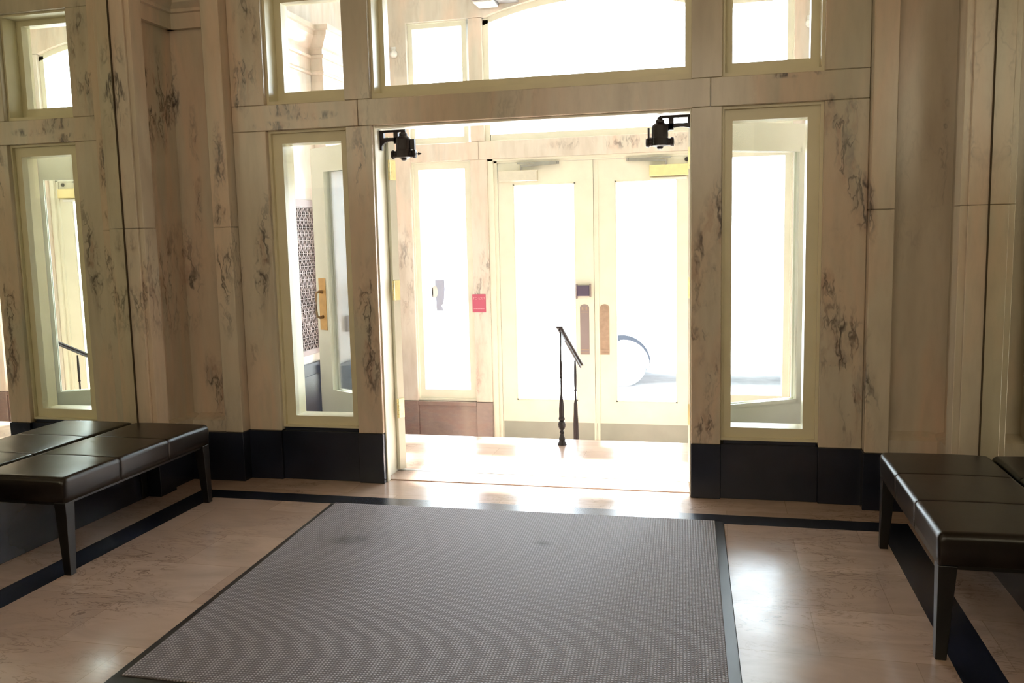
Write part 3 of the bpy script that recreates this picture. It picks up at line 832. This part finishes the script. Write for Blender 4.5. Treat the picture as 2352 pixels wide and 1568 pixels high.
# ------------------------------------------------------------------ handrail on the steps
root = empty('handrail', (-0.02, 1.136, 0), 'black wrought-iron handrail with turned posts going down the vestibule steps', 'handrail')
def P_(o): o.parent = root; o.matrix_parent_inverse = root.matrix_basis.inverted(); return o
k = 0.00306
near = [(11.5, 1023), (11.5, 1021.5), (9.5, 1018), (7, 1012), (7.6, 1008), (5.6, 1002), (4.2, 996), (5.6, 992), (3.6, 987), (6.2, 984), (8.2, 979), (8.8, 974), (7.6, 968), (5, 965),
        (7.2, 962), (7.2, 958), (6, 955), (6.2, 940), (5.2, 925), (4.4, 918), (2.6, 905), (2.0, 885), (1.9, 866), (3.6, 864), (2.4, 861), (3.2, 845), (3.0, 834), (1.8, 822), (1.6, 800), (1.6, 768)]
bm = B(); lathe(bm, [(max(r*k, 0.004), max(0, (1021.5-y)*k)) for r, y in near], -0.021, 1.136, 16)
P_(new('post', bm, M['iron'], smooth=False))
far = [(0.034, -0.32), (0.034, -0.30), (0.022, -0.28), (0.020, -0.12), (0.0195, 0.0), (0.0185, 0.06), (0.016, 0.10), (0.014, 0.18), (0.008, 0.21), (0.007, 0.28), (0.013, 0.285), (0.008, 0.295), (0.010, 0.33), (0.011, 0.40), (0.009, 0.47), (0.007, 0.52)]
bm = B(); lathe(bm, [(r, z) for r, z in far], -0.02, 1.745, 16); P_(new('post', bm, M['iron']))
bm = B()
bar(bm, (-0.021, 1.10, 0.845), (-0.018, 2.02, 0.445), 0.045, 0.013, (0, 0.4, 0.92))
bar(bm, (-0.021, 1.11, 0.828), (-0.018, 2.01, 0.430), 0.014, 0.020, (0, 0.4, 0.92))
P_(new('rail', bm, M['iron'], bevel=0.002, segs=1))
bm = B(); prism(bm, [(1.136, 0.70), (1.150, 0.72), (1.30, 0.725), (1.30, 0.75), (1.14, 0.82)], 'X', -0.026, -0.016)
P_(new('rail_bracket', bm, M['iron']))

# ------------------------------------------------------------------ vent grille on the vestibule's left wall
gx = -VX+0.001
root = empty('vent_grille', (gx, 1.25, 0.62), 'tall pierced metal vent grille on the vestibule wall behind the left side window', 'vent grille')
def P_(o): o.parent = root; o.matrix_parent_inverse = root.matrix_basis.inverted(); return o
Y0, Y1, Z0, Z1 = 1.06, 1.475, 0.615, 1.790
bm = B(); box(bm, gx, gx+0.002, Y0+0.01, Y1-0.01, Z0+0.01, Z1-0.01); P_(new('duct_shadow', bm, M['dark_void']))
bm = B()
box(bm, gx+0.001, gx+0.018, Y0, Y1, Z1-0.055, Z1); box(bm, gx+0.001, gx+0.018, Y0, Y1, Z0, Z0+0.04)
box(bm, gx+0.001, gx+0.018, Y0, Y0+0.02, Z0, Z1); box(bm, gx+0.001, gx+0.018, Y1-0.02, Y1, Z0, Z1)
P_(new('frame', bm, M['grille'], bevel=0.0015, segs=1))
bm = B()
a, b, c, d = Y0+0.02, Y1-0.02, Z0+0.04, Z1-0.06
nc, nr = 6, 22
cw, ch = (b-a)/nc, (d-c)/nr
X = gx+0.010
for i in range(nc+1): bar(bm, (X, a+i*cw, c), (X, a+i*cw, d), 0.0055, 0.006, (1, 0, 0))
for j in range(nr+1): bar(bm, (X+0.0005, a, c+j*ch), (X+0.0005, b, c+j*ch), 0.0055, 0.006, (1, 0, 0))
for i in range(nc):
    for j in range(nr):
        y0, y1, z0, z1 = a+i*cw, a+(i+1)*cw, c+j*ch, c+(j+1)*ch
        ym = (y0+y1)/2
        if j % 2: z0, z1 = z1, z0
        bar(bm, (X+0.001, y0, z1), (X+0.001, ym, z0), 0.006, 0.005, (1, 0, 0)); bar(bm, (X+0.0012, y1, z1), (X+0.0012, ym, z0), 0.006, 0.005, (1, 0, 0))
        bar(bm, (X+0.0014, ym, z1), (X+0.0014, ym, z0), 0.0045, 0.005, (1, 0, 0))
P_(new('lattice', bm, M['grille']))

# ------------------------------------------------------------------ small wall things
# intercom on vestibule pilaster (seen through left open leaf)
xk = -VP-0.001
root = empty('intercom', (-VP, 1.74, 0.70), 'small rounded purple-grey intercom on the vestibule wall, seen through the open left door', 'intercom')
bm = B(); box(bm, 0.001, 0.03, -0.055, 0.055, 0.04, 0.17); new('housing', bm, M['purple_grey'], root, bevel=0.012, segs=3)
bm = B(); lathe(bm, [(0.012, 0.030), (0.012, 0.036)], 0, 0, 12, 'X', 0.11); new('button', bm, M['iron'], root)
# red sign
root = empty('wall_sign', (-1.026, YO, 0.815), 'small red exit sign on the marble post left of the outer doors', 'sign')
bm = B(); box(bm, -0.063, 0.061, -0.006, -0.0005, 0.0, 0.162); new('panel', bm, M['red'], root, bevel=0.001, segs=1)
def text_mesh(txt, size, mat, parent, loc, name='lettering'):
    cu = bpy.data.curves.new('t', 'FONT'); cu.body = txt; cu.size = size; cu.align_x = 'CENTER'; cu.extrude = 0.0008
    to = bpy.data.objects.new('t', cu)
    me = bpy.data.meshes.new_from_object(to)
    bpy.data.objects.remove(to)
    me.materials.append(mat)
    o = bpy.data.objects.new(name, me); C.objects.link(o); o.parent = parent
    o.location = loc; o.rotation_euler = (R(90), 0, 0)
    return o
text_mesh('TO EXIT', 0.030, M['pinkwhite'], root, (0, -0.007, 0.115))
bm = B()
x = -0.05
random.seed(3)
while x < 0.045:
    wd = random.choice((0.004, 0.006, 0.009)); box(bm, x, x+wd, -0.0075, -0.006, 0.030, 0.037); x += wd+0.003
new('small_print', bm, M['pinkwhite'], root)
# card reader plate on the glass of the outer left side window
root = empty('card_reader', (-1.42, YO+0.10, 0.82), 'blue-grey plate with a white oval reader on the outer left side window', 'card reader')
bm = B()
prism(bm, [(-0.045, 0.285), (0.045, 0.285), (0.046, 0.20), (0.040, 0.12), (0.026, 0.065), (0.010, 0.045), (0.022, 0.035), (0.028, 0.0), (-0.036, 0.0)], 'Y', -0.014, -0.002)
new('plate', bm, M['bluegrey'], root)
bm = B()
prism(bm, [(-0.045+0.026*math.cos(t), 0.178+0.058*math.sin(t)) for t in [2*math.pi*q/20 for q in range(20)]], 'Y', -0.03, -0.014)
new('reader', bm, M['white_plastic'], root, bevel=0.003)
bm = B(); box(bm, -0.070, -0.060, -0.030, -0.02, 0.13, 0.22); new('slot', bm, M['lamp_grey'], root)
# security sensors high on the outer posts
for s, nm in ((-1, 'left'), (1, 'right')):
    root = empty('motion_sensor', (s*1.745, YO, 3.10), 'small white sensor high on the %s end post of the outer wall' % nm, 'sensor')
    bm = B(); lathe(bm, [(0.035, -0.0005), (0.034, -0.02), (0.026, -0.04), (0.01, -0.05)], 0, 0, 16, 'Y', 0.0); new('housing', bm, M['white_plastic'], root, smooth=True)
    bm = B(); box(bm, -0.02, 0.02, -0.012, -0.0005, 0.03, 0.06); new('mounting', bm, M['white_plastic'], root)
# wall lamp over the doors
root = empty('wall_lamp', (-0.80, YO, 3.42), 'grey box lamp on the outer wall above the doors, only its underside in view', 'lamp')
bm = B(); box(bm, -0.16, 0.02, -0.24, -0.001, 0.014, 0.16); box(bm, 0.02, 0.19, -0.20, -0.001, 0.03, 0.14); new('housing', bm, M['lamp_grey'], root, bevel=0.006)
bm = B(); box(bm, -0.15, 0.015, -0.225, -0.02, 0.0, 0.015); new('diffuser', bm, M['white_plastic'], root, bevel=0.002)

# ------------------------------------------------------------------ outside: pavement, street, car
bm = B(); box(bm, -30, 30, YO+OT-0.02, 6.1, -0.8, -0.50); o = struct('ground_pavement', bm, M['concrete'])
bm = B(); box(bm, -60, 60, 6.1, 60, -0.85, -0.60); o = struct('ground_street', bm, M['asphalt'])

def car(loc):
    root = empty('car', loc, 'white car parked in the street, its rear wheel seen through the right outer door', 'car')
    # local: x along the car (rear at -0.95, front at 3.6), y away from the building, z up; near side is y=0
    Wd = 1.75
    Rw, Ra = 0.335, 0.385
    wx = (0.0, 2.65)
    def arch(xc, up):
        return [(xc+Ra*math.cos(t), 0.335+Ra*math.sin(t)) for t in ([math.pi - math.pi*q/14 for q in range(15)] if up else [])]
    low = [(-0.93, 0.30)] + [(wx[0]-Ra, 0.22)] + arch(wx[0], True) + [(wx[0]+Ra, 0.2), (wx[1]-Ra, 0.2)] + arch(wx[1], True) + [(wx[1]+Ra, 0.22), (3.52, 0.28)]
    top = [(3.62, 0.45), (3.60, 0.62), (3.45, 0.74), (3.0, 0.84), (2.35, 0.93), (1.75, 1.30), (1.35, 1.42), (0.6, 1.46), (-0.1, 1.40), (-0.55, 1.15), (-0.88, 1.0), (-0.98, 0.85), (-1.0, 0.55)]
    outline = low + top
    bm = B()
    # side shells inset near the roof so that the body tapers
    def ins(z): return 0.0 if z < 0.9 else (z-0.9)*0.38
    A = [bm.verts.new((p[0], 0.0, p[1])) for p in outline]
    Bv = [bm.verts.new((p[0], Wd, p[1])) for p in outline]
    n = len(outline)
    f1 = bm.faces.new(A); f2 = bm.faces.new(Bv[::-1])
    bmesh.ops.triangulate(bm, faces=[f1, f2], ngon_method='EAR_CLIP')
    for i in range(n): bm.faces.new((A[i], Bv[i], Bv[(i+1) % n], A[(i+1) % n]))
    for v in bm.verts:
        v.co.y = 0.02+ins(v.co.z) if v.co.y < 0.5 else Wd-0.02-ins(v.co.z)
    new('body', bm, M['car_white'], root)
    # side windows on the near side
    def win(pts, nm):
        bm = B()
        va = [bm.verts.new((x, 0.012+ins(z)-0.002, z)) for x, z in pts]; vb = [bm.verts.new((x, 0.03+ins(z), z)) for x, z in pts]
        bm.faces.new(va); bm.faces.new(vb[::-1])
        for i in range(len(pts)): bm.faces.new((va[i], vb[i], vb[(i+1) % len(pts)], va[(i+1) % len(pts)]))
        new(nm, bm, M['car_glass'], root)
    win([(0.08, 0.96), (0.85, 0.95), (0.85, 1.38), (0.55, 1.39), (0.2, 1.36)], 'side_window')
    win([(0.93, 0.95), (2.05, 0.94), (1.68, 1.24), (1.35, 1.36), (0.93, 1.38)], 'side_window')
    win([(-0.42, 1.0), (0.02, 0.97), (0.12, 1.33), (-0.08, 1.32)], 'side_window')
    for xc in wx:
        for yc, sg in ((0.14, -1), (Wd-0.14, 1)):
            bm = B()
            lathe(bm, [(0.21, yc+sg*0.10), (0.30, yc+sg*0.105), (Rw, yc+sg*0.08), (Rw, yc-sg*0.08), (0.30, yc-sg*0.10), (0.1, yc-sg*0.10)], xc, 0, 36, 'Y', 0.335)
            wl = new('wheel', bm, M['tyre'], root)
            bm = B()
            lathe(bm, [(0.215, yc+sg*0.09), (0.215, yc+sg*0.102), (0.01, yc+sg*0.103)], xc, 0, 24, 'Y', 0.335)
            lathe(bm, [(0.225, yc+sg*0.100), (0.222, yc+sg*0.112), (0.205, yc+sg*0.112), (0.20, yc+sg*0.09), (0.06, yc+sg*0.085), (0.055, yc+sg*0.115), (0.03, yc+sg*0.118)], xc, 0, 36, 'Y', 0.335)
            for q in range(5):
                t = 2*math.pi*q/5+0.3
                bar(bm, (xc+0.04*math.cos(t), yc+sg*0.108, 0.335+0.04*math.sin(t)), (xc+0.205*math.cos(t), yc+sg*0.108, 0.335+0.205*math.sin(t)), 0.05, 0.012, (0, 1, 0))
            new('hubcap', bm, M['alloy'], wl)
    for xc in wx:
        bm = B()
        for q in range(16):
            t0, t1 = R(-8+118*q/16), R(-8+118*(q+1)/16)
            ra = 0.372-0.07*min(1, max(0, q/16)); rb = Ra-0.001
            prism(bm, [(xc+ra*math.cos(t0), 0.335+ra*math.sin(t0)), (xc+rb*math.cos(t0), 0.335+rb*math.sin(t0)), (xc+rb*math.cos(t1), 0.335+rb*math.sin(t1)), (xc+ra*math.cos(t1), 0.335+ra*math.sin(t1))], 'Y', 0.012, 0.018)
        new('arch_gap_shade', bm, M['gap_shade'], root)  # dark partial ring stands in for the shade between arch and tyre
    bm = B(); box(bm, -1.01, -0.98, 0.45, 0.75, 0.68, 0.82); new('tail_light', bm, M['red'], root, bevel=0.01)
    bm = B(); box(bm, 1.05, 1.19, -0.01, 0.02, 0.82, 0.845); new('door_handle', bm, M['car_white'], root)
    return root
car((-0.235, 7.0, -0.60))
